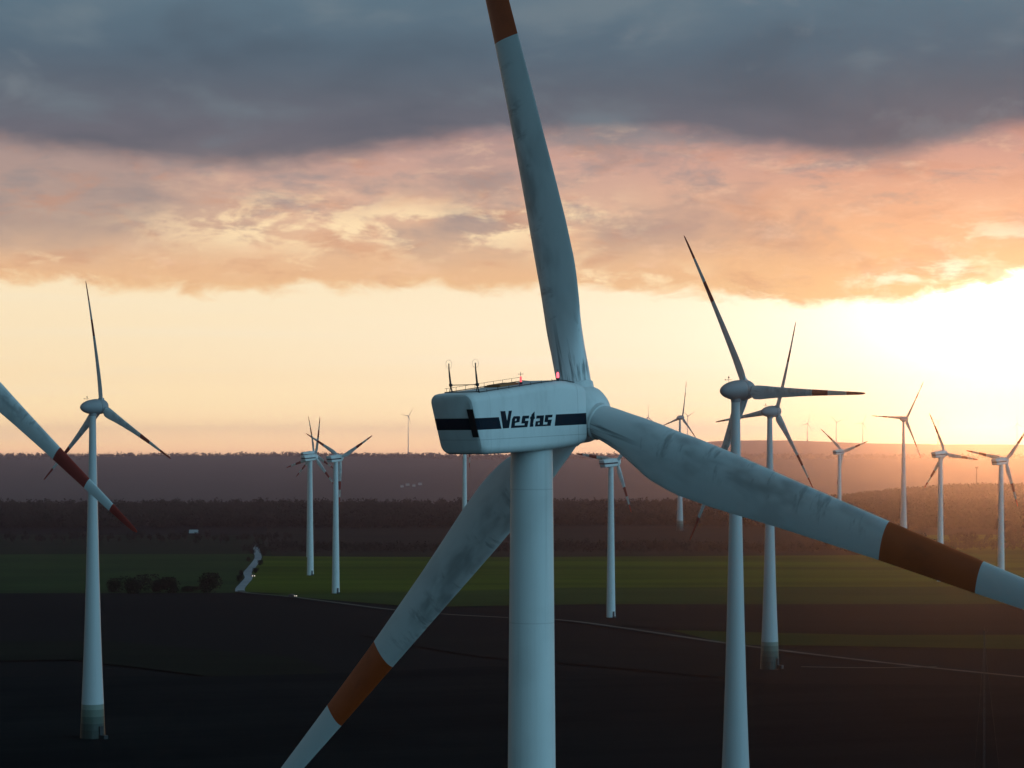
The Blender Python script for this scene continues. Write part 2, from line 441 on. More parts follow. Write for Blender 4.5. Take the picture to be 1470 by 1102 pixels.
TURB = {}
def turbine(kind, tx, base, hub_y, yaw, phase, Rpx, label, D=None, k=None, tilt=3.0, ground=None, blade=None, rad=None, parts='full', group=None, hubx=None):
    """tx, base: foot of the tower as seen; the foot stands on the ground at its own true distance"""
    if D is None: D = F*CAM_H/(base-HY)
    X = (tx-CX)/F*D
    z0 = float(hills(X, D)) if D > 3000 else 0.0
    k = F/D
    oh = 3.95 if kind == 'V' else 2.9
    hz = CAM_H-(hub_y-HY)/k
    zt = hz-oh*math.sin(R(tilt))-z0
    if blade is not BL_MAIN: yaw += math.degrees(math.atan((tx-CX)/F))
    root = empty('wind_turbine', (X, D, z0), -R(yaw)); tag(root, label, 'wind turbine', group)
    if kind == 'V':
        top = zt-1.80
        prof = [(-.4, 2.0), (0, 2.0), (top*.25, 1.78), (top*.5, 1.55), (top*.75, 1.34), (top, 1.165)]
        if parts != 'far':
            prof.insert(1, (.35, 2.0))
        tw = add('tower', tower_mesh(prof, M_TOWER), root)
        if parts != 'far': add('door', door_mesh(1.98), tw, rot=(0, 0, R(yaw)+R(35)))
    else:
        top = zt-2.0
        prof = [(-.5, 3.35)]+[(top*q, .5*w) for q, w in ((0, 6.6), (.05, 6.15), (.1, 5.8), (.2, 5.05), (.34, 4.2), (.5, 3.45), (.75, 2.5), (.9, 1.95), (1, 1.72))]
        tw = add('tower', tower_mesh(prof, M_EGGTOWER), root)
        if parts != 'far':
            d = MB(); d.box((0, -3.35, 2.6), (1.1, .3, 2.4)); d.box((0, -4.3, .9), (1.3, 2.0, 1.3))
            add('door', d.build('door', M_STEEL, False), tw, rot=(0, 0, R(yaw)+R(50)))
    rot = (R(tilt), 0, 0)
    nac = add('nacelle', NAC if kind == 'V' else EGG, root, (0, 0, zt), rot)
    if kind == 'V':
        add('stripe', STRIPE if parts == 'full' else STRIPE_PLAIN, nac)
        if parts == 'full':
            add('lettering', LETTERS, nac); add('vent', VENT, nac); add('roof_deck', DECK, nac); add('hatch', HATCH, nac); add('railing', RAIL, nac)
            add('wind_sensor_mast', MAST_A, nac); add('wind_sensor_mast', MAST_B, nac)
            add('obstruction_light', LAMP_A, nac); add('obstruction_light', LAMP_B, nac)
        elif parts == 'mid':
            add('wind_sensor_mast', MAST_A, nac); add('obstruction_light', LAMP_SMALL, nac)
    elif parts != 'far':
        add('wind_sensor_mast', EMAST, nac)
    hub_loc = Vector((0, oh*math.cos(R(tilt)), zt+oh*math.sin(R(tilt))))
    e = (Matrix.Rotation(R(tilt), 4, 'X') @ Matrix.Rotation(R(phase), 4, 'Y')).to_euler()
    add('hub', HUB_V if kind == 'V' else HUB_E, root, hub_loc, e)
    if blade is None: blade, base_r = (BL_SMALL, 24.2) if kind == 'V' else (BL_EGG, 33.0)
    else: base_r = 40.0
    r = rad if rad else Rpx/k; s = r/base_r
    for i in range(3):
        lead = blade is BL_MAIN and i == 1
        e = (Matrix.Rotation(R(tilt), 4, 'X') @ Matrix.Rotation(R(phase+120*i-(.9 if lead else 0)), 4, 'Y')).to_euler()
        add('blade', BL_LOADED if lead else blade, root, hub_loc, e, (s, s, s))
    return root
G1 = 'boxy turbines standing in the fields'
G2 = 'egg shaped turbines standing in the fields'
G3 = 'faint turbines on the far hills'
Dm = F/25.3
turbine('V', 763.3, 0, 592.4, 44.5, -12.4, 0, 'nearest turbine with dark blue lettering and stripe on its boxy white nacelle', D=Dm-3.95*math.cos(R(44.5)), tilt=2.4,
        blade=BL_MAIN, rad=40)
De = F/11.4
turbine('V', -104, 0, 489, 44.5, 128.6-120, 0, 'turbine beyond the left edge, only a blade with two dark red bands reaching in', D=De, tilt=3, blade=BL_EDGE, rad=38, parts='mid', group=G1)
turbine('E', 133, 1062, 583, 55, -6, 182.4, 'egg-headed turbine alone at the left, its dark green foot on black soil', group=G2)
turbine('E', 1056, 0, 559, 51, -28, 261, 'largest egg-headed turbine, behind the raised-out right blade, tower running below the view', D=F/7.3, group=G2)
turbine('E', 1105, 960, 590, 51, 24, 138.6, 'egg-headed turbine with green-grey foot beside the pale track, close behind the largest egg-headed one', group=G2)
turbine('V', 877, 887, 663, 42, 39, 77.2, 'small boxy turbine right of the lettered tower, foot at the field edge', parts='mid', group=G1)
turbine('V', 482, 852, 657, 36, -58.5, 67.5, 'boxy turbine with two blades raised in a V, left of the lettered nacelle', parts='mid', group=G1)
turbine('V', 445.5, 826, 656, 46, 15, 59.9, 'boxy turbine standing right in front of an almost hidden twin, its white tower slim', parts='mid', group=G1)
turbine('V', 444, 800, 651, 55, -7.5, 55.2, 'boxy turbine almost hidden straight behind another tower, only nacelle and blades showing', parts='mid', group=G1)
turbine('V', 667, 800, 622, 62, 62, 50, 'turbine whose head hides behind the lettered nacelle, only its white tower showing below', parts='mid', group=G1)
turbine('E', 976, 762, 599, 50, 15, 53.5, 'small egg-headed turbine above the right blade, foot on the brown strip before the forest', group=G2)
turbine('V', 1205, 787, 648, 37, -48, 49, 'boxy turbine above the red-banded right blade, two blades raised in a wide V', parts='mid', group=G1)
turbine('E', 1297, 787, 601, 41, 34.5, 64, 'slim egg-headed turbine at right with one blade level to the left', group=G2)
turbine('V', 1350, 835, 651, 40, -22.5, 63, 'boxy turbine between the slim egg-headed one and the turbine nearest the right edge', parts='mid', group=G1)
turbine('V', 1437, 850, 661, 37, 42, 69, 'boxy turbine nearest the right edge, one blade cut by the frame', parts='mid', group=G1)
for tx, hy, yaw, ph, rp, lab in (
    (586, 597, 45, 39, 15.5, 'pale distant turbine alone on the horizon left of the lettered nacelle'),
    (930, 599, 46, 2, 18.7, 'faint distant turbine just above the root of the right blade'),
    (915, 611, 44, 14, 14.5, 'distant turbine with only a blade tip poking above the right blade'),
    (987, 597, 44, -54, 16, 'faint distant turbine right behind the small egg-headed one'),
    (1159, 608, 44, 20, 14.5, 'faint distant turbine, leftmost of the three on the hazy hill at right'),
    (1200.5, 606, 44, -50, 15.4, 'faint distant turbine, middle of the three on the hazy hill at right'),
    (1238.5, 607, 45, 27, 15.2, 'faint distant turbine, rightmost of the three on the hazy hill at right'),
    (1346.5, 605.5, 45, 56, 14.7, 'faint distant turbine just behind the boxy one at right, blades in a shallow V'),
    (1460, 608, 45, -6, 14.2, 'faint distant turbine close to the right edge with one blade straight up')):
    turbine('E', tx, 0, hy, yaw, ph, rp, lab, D=F/(rp/50.0), parts='far', group=G3)

# ------------------------------------------------------------------ ground
def gpt(px, py, z=0.0):
    D = F*(CAM_H-z)/(py-HY); return ((px-CX)/F*D, D)
def ground_mat():
    m, nt, b = material('ground_soil')
    g = nt.new('ShaderNodeNewGeometry').outputs['Position']
    sp = nt.new('ShaderNodeSeparateXYZ'); nt.l.new(g, sp.inputs[0])
    x, y, z = sp.outputs
    a = nt.noise(g, .004, 6, .6); c = nt.noise(nt.vec(nt.m('MULTIPLY', x, .0016), nt.m('MULTIPLY', y, .0007)), 1, 4, .55)
    v = nt.new('ShaderNodeTexVoronoi'); nt.l.new(nt.vec(nt.m('MULTIPLY', x, .0022), nt.m('MULTIPLY', y, .0012)), v.inputs['Vector']); v.inputs['Scale'].default_value = 1
    patch = nt.ramp(v.outputs['Color'], [(0, (.018, .018, .016)), (.35, (.030, .034, .020)), (.6, (.045, .040, .030)), (.8, (.020, .024, .016)), (1, (.05, .05, .035))])
    patch = nt.mix(nt.ss(.35, .65, c), patch, (.020, .020, .016, 1))
    low = nt.mix(nt.noise(g, .0011, 5, .6), (.055, .060, .060, 1), (.13, .125, .12, 1))     # lowland fields paled in colour to stand in for haze
    patch = nt.mix(nt.m('MULTIPLY', nt.ss(5000, 6500, y), .8), patch, low)
    patch = nt.mix(nt.ss(5200, 4600, y), patch, (.017, .016, .014, 1))
    near = nt.mix(a, (.014, .0145, .015, 1), (.024, .0235, .024, 1))
    far = nt.ss(2600, 3300, y)
    nt.put(b.inputs['Base Color'], nt.mix(far, near, patch)); b.inputs['Roughness'].default_value = .95
    b.inputs['Specular IOR Level'].default_value = 0
    return m
xs = np.unique(np.concatenate([np.linspace(-11500, -3600, 36), np.linspace(-3600, 4200, 170), np.linspace(4200, 11500, 30)]))
ys = np.unique(np.concatenate([np.linspace(-1500, 2800, 12), np.linspace(2800, 15500, 210)]))
XX, YY = np.meshgrid(xs, ys); ZZ = hills(XX, YY)
def land(x, y):
    """ground height with the small folds of the far land"""
    z = hills(x, y); zf = z.ravel(); xf, yf = np.asarray(x, float).ravel(), np.asarray(y, float).ravel()
    for i in np.nonzero(yf > 4300)[0]:
        zf[i] += 2.2*mnoise.fractal(Vector((xf[i]*.004, yf[i]*.002, 0)), 1, 2, 4)*min(1, (yf[i]-4300)/800)
    return zf.reshape(z.shape)
ZZ = land(XX, YY)
nx_, ny_ = len(xs), len(ys)
I = np.arange(nx_*ny_).reshape(ny_, nx_)
Q = np.stack([I[:-1, :-1], I[:-1, 1:], I[1:, 1:], I[1:, :-1]], -1).reshape(-1, 4)
gr = add('ground', np_mesh('ground', np.stack([XX, YY, ZZ], -1).reshape(-1, 3), Q, ground_mat(), True)); tag(gr, kind='structure')

def field_mat(name, c1, c2, ang=0.0, period=9.0, streaks=.5):
    m, nt, b = material(name)
    g = nt.new('ShaderNodeNewGeometry').outputs['Position']
    sp = nt.new('ShaderNodeSeparateXYZ'); nt.l.new(g, sp.inputs[0]); x, y, z = sp.outputs
    ca, sa = math.cos(ang), math.sin(ang)
    u = nt.m('ADD', nt.m('MULTIPLY', x, ca), nt.m('MULTIPLY', y, sa)); v = nt.m('SUBTRACT', nt.m('MULTIPLY', y, ca), nt.m('MULTIPLY', x, sa))
    st = nt.noise(nt.vec(nt.m('MULTIPLY', u, .0012), nt.m('DIVIDE', v, period*2.2)), 1, 5, .6)
    bl = nt.noise(g, .012, 5, .65)
    fine = nt.noise(nt.vec(nt.m('MULTIPLY', u, .02), nt.m('MULTIPLY', v, .35)), 1, 3, .6)
    f = nt.m('ADD', nt.m('MULTIPLY', nt.ss(.3, .7, st), streaks), nt.m('MULTIPLY', nt.ss(.3, .7, bl), 1-streaks))
    f = nt.m('ADD', nt.m('MULTIPLY', f, .8), nt.m('MULTIPLY', fine, .2))
    nt.put(b.inputs['Base Color'], nt.mix(f, c1, c2)); b.inputs['Roughness'].default_value = .95
    b.inputs['Specular IOR Level'].default_value = 0
    return m
_fz = [0.0]
def field(name, pix, mat, z=None):
    _fz[0] += .06; z = _fz[0]
    C = [gpt(*p) for p in pix]; P = []
    for i, (x0, y0) in enumerate(C):                    # field margins wander a little
        x1, y1 = C[(i+1) % len(C)]; n = max(1, min(60, int(math.hypot(x1-x0, y1-y0)/28)))
        for t in range(n):
            x, y = x0+(x1-x0)*t/n, y0+(y1-y0)*t/n
            P.append((x+5*mnoise.noise(Vector((x*.013, y*.013, 1.5))), y+7*mnoise.noise(Vector((x*.011, y*.011, 7.7)))))
    me = mesh(name, [(x, y, z) for x, y in P], [tuple(range(len(P)))], mat, None, False)
    if me.polygons[0].normal.z < 0: me.flip_normals()
    o = add(name, me); tag(o, kind='structure'); return o
MF_WHEAT = field_mat('winter_crop', (.044, .060, .013, 1), (.125, .150, .020, 1), 0, 30, .8)
MF_DGREEN = field_mat('dark_pasture', (.036, .050, .018, 1), (.070, .094, .028, 1), .05, 20)
MF_LGREEN = field_mat('left_meadow', (.028, .045, .022, 1), (.050, .080, .030, 1), 0, 25)
MF_BROWN = field_mat('brown_stubble', (.030, .023, .020, 1), (.050, .038, .031, 1), 0, 20)
MF_SOIL = field_mat('ploughed_soil', (.007, .0085, .0095, 1), (.020, .0225, .0235, 1), .35, 9)
MF_SOIL2 = field_mat('harrowed_soil', (.017, .0165, .0165, 1), (.026, .025, .024, 1), -.1, 14)
MF_OLIVE = field_mat('olive_strip', (.032, .040, .015, 1), (.056, .066, .022, 1), 0, 12)
FAR = -1400; FR = 2900
field('field', [(FAR, 763), (395, 768), (395, 800), (FAR, 806)], field_mat('grey_pasture', (.020, .024, .017, 1), (.034, .038, .026, 1), 0, 22))
field('field', [(FAR, 798), (376, 795), (342, 851), (FAR, 857)], MF_LGREEN)
field('field', [(380, 755), (FR, 757), (FR, 800), (392, 806)], MF_BROWN)
field('field', [(374, 799), (760, 800), (1240, 797), (1330, 768), (FR, 764), (FR, 872), (830, 866), (560, 858), (348, 850)], MF_WHEAT)
field('field', [(470, 853), (820, 844), (FR, 838), (FR, 869), (840, 868), (600, 872), (380, 853)], MF_DGREEN)
field('field', [(640, 872), (1000, 868), (FR, 866), (FR, 905), (1000, 906), (830, 894)], MF_SOIL2)
field('field', [(960, 905), (1240, 913), (FR, 906), (FR, 930), (1500, 935), (1200, 928), (1040, 926)], MF_OLIVE)
field('field', [(500, 910), (1020, 924), (1100, 980), (700, 945)], MF_SOIL2)
field('field', [(-200, 925), (150, 921), (430, 944), (470, 968), (290, 973), (100, 948), (-200, 952)], field_mat('thin_green_strip', (.015, .017, .014, 1), (.024, .027, .020, 1), 0, 12))
field('field', [(FAR, 975), (300, 974), (700, 960), (1100, 985), (FR, 990), (FR, 1500), (FAR, 1500)], MF_SOIL)

# road and track
def strip(name, pix, width, mat, z):
    P = [Vector(gpt(*p)) for p in pix]
    # resample smooth
    pts = []
    for i in range(len(P)-1):
        p0, p1, p2, p3 = P[max(i-1, 0)], P[i], P[i+1], P[min(i+2, len(P)-1)]
        for t in np.linspace(0, 1, 12, endpoint=False):
            pts.append(.5*((2*p1)+(p2-p0)*t+(2*p0-5*p1+4*p2-p3)*t*t+(3*p1-p0-3*p2+p3)*t**3))
    pts.append(P[-1]); V = []; Fa = []
    for i, p in enumerate(pts):
        d = (pts[min(i+1, len(pts)-1)]-pts[max(i-1, 0)]).normalized(); nrm = Vector((-d.y, d.x))
        w = width*(1+.12*mnoise.noise(Vector((p.x*.02, p.y*.02, 3))))/2
        V += [(p.x+nrm.x*w, p.y+nrm.y*w, z), (p.x-nrm.x*w, p.y-nrm.y*w, z)]
        if i: b = 2*i-2; Fa.append((b, b+1, b+3, b+2))
    me = mesh(name, V, Fa, mat, None, False)
    for p in me.polygons:
        if p.normal.z < 0: me.flip_normals(); break
    o = add(name, me); tag(o, kind='structure'); return pts
M_ROAD = field_mat('worn_asphalt', (.24, .245, .27, 1), (.40, .41, .44, 1), 0, 6, .3)
M_TRACK = field_mat('gravel_track', (.075, .07, .066, 1), (.17, .16, .15, 1), 0, 6, .3)
strip('road', [(371.5, 781), (368, 790), (370.5, 802), (362, 815), (355.5, 823), (357, 831), (350, 840), (345, 846), (344.5, 851)], 4.8, M_ROAD, .80)
strip('track', [(345, 849.5), (356, 853), (420, 859), (490, 868), (560, 877), (640, 884), (730, 889), (830, 895), (1050, 927), (1250, 952), (1470, 975), (1700, 996)], 3.4, M_TRACK, .84)
strip('track', [(1150, 960.5), (1250, 962), (1310, 961), (1345, 960.5)], 2.2, M_TRACK, .88)

# ------------------------------------------------------------------ trees
def bark(): return simple('bark', (.022, .018, .015), .9, 0, .25, 2)
M_BARK = bark()
def foliage(name, c1, c2, c3):
    m, nt, b = material(name)
    g = nt.new('ShaderNodeNewGeometry').outputs['Position']
    f = nt.noise(g, .12, 4, .6); h = nt.noise(g, 1.3, 2, .5)
    nt.put(b.inputs['Base Color'], nt.mix(nt.ss(.35, .65, h), nt.mix(nt.ss(.35, .65, f), c1, c2), c3))
    b.inputs['Roughness'].default_value = .9; b.inputs['Specular IOR Level'].default_value = 0
    return m
M_WOOD = foliage('winter_wood', (.016, .016, .014, 1), (.030, .025, .021, 1), (.021, .022, .016, 1))
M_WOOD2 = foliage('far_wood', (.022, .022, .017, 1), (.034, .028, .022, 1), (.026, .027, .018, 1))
M_SCRUB = foliage('scrub_twigs', (.020, .016, .015, 1), (.034, .026, .023, 1), (.025, .022, .016, 1))
M_BUSH = foliage('bush_leaves', (.012, .015, .010, 1), (.020, .024, .013, 1), (.016, .018, .012, 1))
def crown_tris(n, h0, h1, rad, size, lobes=5, seed=0):
    g = np.random.default_rng(seed)
    C = np.stack([g.normal(0, rad*.38, lobes), g.normal(0, rad*.38, lobes), g.uniform(h0+.25*(h1-h0), h0+.82*(h1-h0), lobes)], -1)
    Rl = g.uniform(.38, .68, lobes)*rad
    li = g.integers(0, lobes, n)
    d = g.normal(size=(n, 3)); d /= np.linalg.norm(d, axis=1, keepdims=True)
    P = C[li]+d*(Rl[li]*g.uniform(.55, 1.08, n))[:, None]*np.array([1, 1, 1.15])
    P[:, 2] = np.clip(P[:, 2], h0*.8, h1)
    u = g.normal(size=(n, 3)); u /= np.linalg.norm(u, axis=1, keepdims=True)
    w = np.cross(u, d+g.normal(0, .5, (n, 3))); w /= np.linalg.norm(w, axis=1, keepdims=True)
    s = (size*g.uniform(.6, 1.5, n))[:, None]
    V = np.stack([P-u*s*.6-w*s*.3, P+u*s*.6-w*s*.35, P+w*s*.65+u*s*.1*g.normal(size=(n, 1))], 1)
    return V            # n,3,3
def crown_mesh(name, mat, *a, **k):
    V = crown_tris(*a, **k); n = len(V)
    return np_mesh(name, V.reshape(-1, 3), np.arange(3*n).reshape(-1, 3), mat)
def trunk_mesh(h, r, seed):
    g = random.Random(seed); mb = MB()
    mb.tube([(0, 0, -.4), (g.uniform(-.1, .1), 0, h*.3), (g.uniform(-.3, .3), g.uniform(-.3, .3), h*.65), (g.uniform(-.4, .4), 0, h*.95)], [r, r*.8, r*.5, r*.15], 7)
    for i in range(9):
        z = h*g.uniform(.25, .7); a = g.uniform(0, 6.28); l = h*g.uniform(.22, .4)
        mb.tube([(0, 0, z), (math.cos(a)*l*.5, math.sin(a)*l*.5, z+l*.45), (math.cos(a)*l*.8, math.sin(a)*l*.8, z+l*1.0)], [r*.4, r*.25, r*.08], 5)
    return mb.build('trunk', M_BARK, True, 60)
TREES = []
for i in range(5):
    TREES.append((trunk_mesh(9, .28, i), crown_mesh('crown', M_SCRUB, 420, 2.0, 9.6, 3.3, .62, lobes=7, seed=20+i)))
BUSHES = [(trunk_mesh(6, .3, 40+i), crown_mesh('crown', M_BUSH, 1500, .3, 8.0, 5.2, .55, lobes=9, seed=60+i)) for i in range(4)]
def tree(kind, var, x, y, s, sx, label, group, cat, z=0.0):
    t = empty(kind, (x, y, z), random.uniform(0, 6.28)); tag(t, label, cat, group)
    tr, cr = var
    add('trunk', tr, t, scale=(s, s, s)); add('crown', cr, t, scale=(s*sx, s*sx, s))
    return t
for px, py, h, w, lab in ((168, 850, 20, 22, 'narrow leftmost bush of the dark clump in the left meadow'), (199, 851, 26, 40, 'widest rounded bush in the dark clump in the left meadow'),
        (224, 850, 17, 30, 'low bush between the widest and the squarish ones in the left meadow clump'), (247, 851, 22, 34, 'squarish bush right of middle in the dark clump in the left meadow'),
        (298, 851, 28, 34, 'tall dark bush standing apart at the right end of the left meadow clump'), (275, 850, 8, 30, 'very low scrub bush next to the tall one at the right end of the clump')):
    x, y = gpt(px, py); k = F/y; v = random.choice(BUSHES)
    s = h/k/8.0
    tree('bush', v, x, y, s, (w/k/9.6)/s, lab, 'dark bushes in the left meadow', 'bush')
# hedgerow trees one can tell apart in front of the wood
for k in range(46):
    px = -40+k*10.2+random.uniform(-4, 4); py = 779+random.uniform(-2, 3)
    x, y = gpt(px, py)
    tree('tree', random.choice(TREES), x, y, random.uniform(.55, 1.05), random.uniform(.7, 1.1), 'bare dark tree in the hedgerow along the foot of the left forest', 'bare hedgerow trees left', 'tree')
for px, py, s in ((1322, 781, 1.0), (1331, 784, .8), (1377, 784, 1.15), (1388, 786, 1.35), (1396, 783, .9), (1446, 784, 1.2), (1456, 787, 1.5), (1467, 783, 1.1), (1478, 786, 1.3), (1418, 779, .8), (1366, 778, .7)):
    x, y = gpt(px, py)
    tree('tree', random.choice(TREES), x, y, s, 1.1, 'bare tree standing loose in the olive field by the right edge turbines', 'bare trees in the right field', 'tree')
for px, py, s in ((377, 797, .5), (357, 806, .4), (374, 812, .45), (347, 826, .4), (344, 835, .45), (366, 823, .4), (378, 790, .6), (362, 795, .45)):
    x, y = gpt(px, py)
    tree('bush', random.choice(BUSHES), x, y, s, .8, 'small roadside bush beside the pale grey road', 'bushes along the road', 'bush')

def woods(name, P, Z, hmin, hmax, nt_, mat, size, kinds=8, rad=.36):
    T = [crown_tris(nt_, .02, 1.0, rad, size, lobes=5, seed=100+q) for q in range(kinds)]
    out = []
    n = len(P); kk = rng.integers(0, kinds, n); h = rng.uniform(hmin, hmax, n); a = rng.uniform(0, 6.28, n)
    for q in range(kinds):
        s = kk == q
        if not s.any(): continue
        ca, sa = np.cos(a[s]), np.sin(a[s]); hh = h[s]
        V = T[q][None]*hh[:, None, None, None]
        X = V[..., 0]*ca[:, None, None]-V[..., 1]*sa[:, None, None]+P[s, 0][:, None, None]
        Y = V[..., 0]*sa[:, None, None]+V[..., 1]*ca[:, None, None]+P[s, 1][:, None, None]
        out.append(np.stack([X, Y, V[..., 2]+Z[s][:, None, None]], -1).reshape(-1, 3))
    V = np.concatenate(out)
    o = add(name, np_mesh(name, V, np.arange(len(V)).reshape(-1, 3), mat))
    return o
def scatter(x0, x1, y0, y1, sp, keep):
    gx, gy = np.meshgrid(np.arange(x0, x1, sp), np.arange(y0, y1, sp))
    P = np.stack([gx.ravel(), gy.ravel()], -1)+rng.uniform(-.5, .5, (gx.size, 2))*sp
    return P[keep(P[:, 0], P[:, 1])]
# the dark wood across the middle distance
def front(x): return 2300+35*np.sin(x*.006+1)+22*np.sin(x*.017)-55*sstep(150, 500, x)+25*sstep(-100, -400, x)
P1 = scatter(-900, 1000, 2200, 2420, 7.0, lambda x, y: y > front(x))
P2 = scatter(-1000, 1150, 2420, 3020, 10.5, lambda x, y: y < 2960+40*np.sin(x*.004))
PW = np.concatenate([P1, P2])
big = 1+.16*np.sin(PW[:, 0]*.013)*np.sin(PW[:, 1]*.01)
wd = woods('forest', PW, hills(PW[:, 0], PW[:, 1]), 11.5, 16.5, 54, M_WOOD, .11); tag(wd, 'dark leafless forest stretching across behind the fields', 'forest', kind='stuff')
P3 = scatter(180, 1800, 3350, 4450, 11, lambda x, y: x > .085*y+60*np.sin(y*.01))
w2 = woods('forest', P3, hills(P3[:, 0], P3[:, 1])-1, 12, 17, 44, M_WOOD2, .16); tag(w2, 'hazy forest on the rise behind the dark one at right', 'forest', kind='stuff')
P4 = scatter(-3000, 3600, 8900, 9620, 27, lambda x, y: (np.sin(x*.0022+1)+np.sin(y*.009+x*.001) > -.6))
w3 = woods('forest', P4, land(P4[:, 0], P4[:, 1])-8.0, 14, 26, 24, M_WOOD2, .17); tag(w3, 'far wooded ridge fading into the haze', 'forest', kind='stuff')
# scrub belt between the crop and the wood
P5 = scatter(-190, 520, 1760, 2010, 7.5, lambda x, y: (y > 1768+14*np.sin(x*.03)) & (y < 1905+28*np.sin(x*.021)) & ((x < 200) | (y > 1768+(x-200)*.35)) & (y > 1775+.45*np.abs(np.minimum(x, 0))*.1))
w4 = woods('scrub', P5, np.zeros(len(P5)), 3.0, 6.5, 46, M_SCRUB, .12, rad=.5); tag(w4, 'purplish leafless scrub belt behind the green crop', 'scrub', kind='stuff')

# ------------------------------------------------------------------ small things
def gable(name, px, py, L, W, H, rh, wallm, roofm, label, cat, rz=0.0, z=None, dome=False, D=None):
    if D is None: x, y = gpt(px, py); z = 0.0
    else: x, y = (px-CX)/F*D, D; z = float(hills(x, D))
    t = empty(name, (x, y, z), rz); tag(t, label, cat)
    if dome:
        mb = MB(); n = 14
        mb.ring_loft([[(xx, -W/2*math.cos(math.pi*i/n), H*math.sin(math.pi*i/n)**.8) for i in range(n+1)] for xx in (-L/2, -L/4, 0, L/4, L/2)])
        add('cover', mb.build('cover', roofm, True, 50), t)
        mb = MB(); mb.box((L/2+.02, 0, H*.32), (.12, W*.4, H*.62)); add('door', mb.build('door', M_STEEL, False), t)
    else:
        mb = MB(); mb.box((0, 0, H/2), (L, W, H)); add('wall', mb.build('wall', wallm, False), t)
        V = [(-L/2-.3, -W/2-.4, H), (L/2+.3, -W/2-.4, H), (L/2+.3, W/2+.4, H), (-L/2-.3, W/2+.4, H), (-L/2-.3, 0, H+rh), (L/2+.3, 0, H+rh)]
        add('roof', mesh('roof', V, [(0, 1, 5, 4), (2, 3, 4, 5), (1, 2, 5), (3, 0, 4), (3, 2, 1, 0)], roofm, None, False), t)
    return t
M_SHEET = simple('pale_sheet', (.34, .36, .38), .6)
M_TILE = simple('grey_roof', (.25, .24, .24), .7)
gable('hoop_shed', 278, 765.2, 7.6, 5, 3.1, 0, M_SHEET, M_SHEET, 'small pale domed shed at the foot of the left forest', 'shed', dome=True)
gable('hut', 1331, 754, 3.4, 3, 2.0, .9, M_SHEET, M_SHEET, 'tiny pale hut at the foot of the right forest', 'hut')
M_WALLW = simple('white_render', (.42, .41, .40), .8)
for px, D, L, lab in ((577, 7450, 8, 'tiny white house beyond the forest top, leftmost of the small hamlet'), (585, 7520, 10, 'tiny white house beyond the forest top, second from left in the small hamlet'),
                      (594, 7480, 8, 'tiny white house beyond the forest top, second from right in the small hamlet'), (603, 7550, 10, 'tiny white house beyond the forest top, rightmost of the small hamlet')):
    gable('house', px, 0, L*1.1, 8, 4.5, 3, M_WALLW, M_TILE, lab, 'house', rz=.2, D=D)
# car on the road
def car(px, py, rz, label, col):
    x, y = gpt(px, py); t = empty('car', (x, y, .86), rz); tag(t, label, 'car')
    m = simple('car_paint', col, .35)
    mb = MB()
    prof = [(-2.1, .35), (2.1, .35), (2.15, .75), (1.2, .92), (.55, 1.42), (-1.1, 1.45), (-1.9, .98), (-2.15, .9)]
    mb.ring_loft([[(w*(.82 if z > 1.2 else 1), yy, z) for yy, z in prof] for w in (-.88, .88)])
    add('body', mb.build('body', m, False), t)
    for sx in (-1, 1):
        for yy in (-1.3, 1.35):
            w = MB(); w.tube([(sx*.72, yy, .33), (sx*.92, yy, .33)], .33, 14); add('wheel', w.build('wheel', M_BLACK, True, 40), t)
        h = MB(); h.box((sx*.62, 2.16, .66), (.42, .08, .2)); add('headlight', h.build('headlight', M_HEAD, False), t)
car(363, 830, math.pi+.28, 'car with lit headlights driving on the grey road', (.06, .06, .065))
car(420, 859.3, math.pi+.9, 'car with lit headlights on the thin pale track', (.05, .05, .055))
# guyed measuring mast, bottom right; pole on the far rise
def met_mast():
    D = 562.0; x = (1413-CX)/F*D; k = F/D
    t = empty('measuring_mast', (x, D, 0)); tag(t, 'slender dark guyed mast standing in the black field at the bottom right', 'mast')
    H = CAM_H-(905-HY)/k
    mb = MB()
    for i in range(3):
        a = 2*math.pi*i/3; c, s = .16*math.cos(a), .16*math.sin(a); mb.tube([(c, s, -.3), (c, s, H)], .035, 6)
    n = int(H/.8)
    for i in range(n):
        a0, a1 = 2*math.pi*(i % 3)/3, 2*math.pi*((i+1) % 3)/3
        mb.tube([(.16*math.cos(a0), .16*math.sin(a0), i*.8), (.16*math.cos(a1), .16*math.sin(a1), i*.8+.8)], .018, 5)
    add('lattice', mb.build('lattice', simple('galvanised', (.05, .05, .055), .6, .2), True, 40), t)
    for dx, dy in ((-2.6, -.5), (3.6, -.8), (.4, 4)):
        mb = MB(); mb.tube([(dx, dy, 0), (0, 0, H*.93)], .03, 5); add('guy_wire', mb.build('guy_wire', M_STEEL, True, 40), t)
    mb = MB(); mb.tube([(-.8, 0, H-.3), (.8, 0, H-.3)], .03, 6); mb.tube([(.75, 0, H-.3), (.75, 0, H+.3)], .03, 6); mb.tube([(0, 0, H-.2), (0, 0, H+.9)], .025, 6)
    add('sensor_arm', mb.build('sensor_arm', M_STEEL, True, 40), t)
met_mast()
def pole():
    D = 3900.0; x = (1402-CX)/F*D; z = float(hills(x, D)); top = CAM_H-(670-HY)/F*D-z
    t = empty('mast', (x, D, z)); tag(t, 'thin dark radio mast rising from the hazy forest at right', 'mast')
    mb = MB(); mb.tube([(0, 0, -1), (0, 0, top)], [.9, .5], 8); add('pole', mb.build('pole', M_STEEL, True, 40), t)
    mb = MB(); mb.box((0, 0, top-1.6), (4.4, .8, 1.0)); mb.box((-1.8, 0, top-.6), (.7, .7, 2.4)); mb.box((1.8, 0, top-.6), (.7, .7, 2.4)); add('antenna', mb.build('antenna', M_STEEL, False), t)
pole()

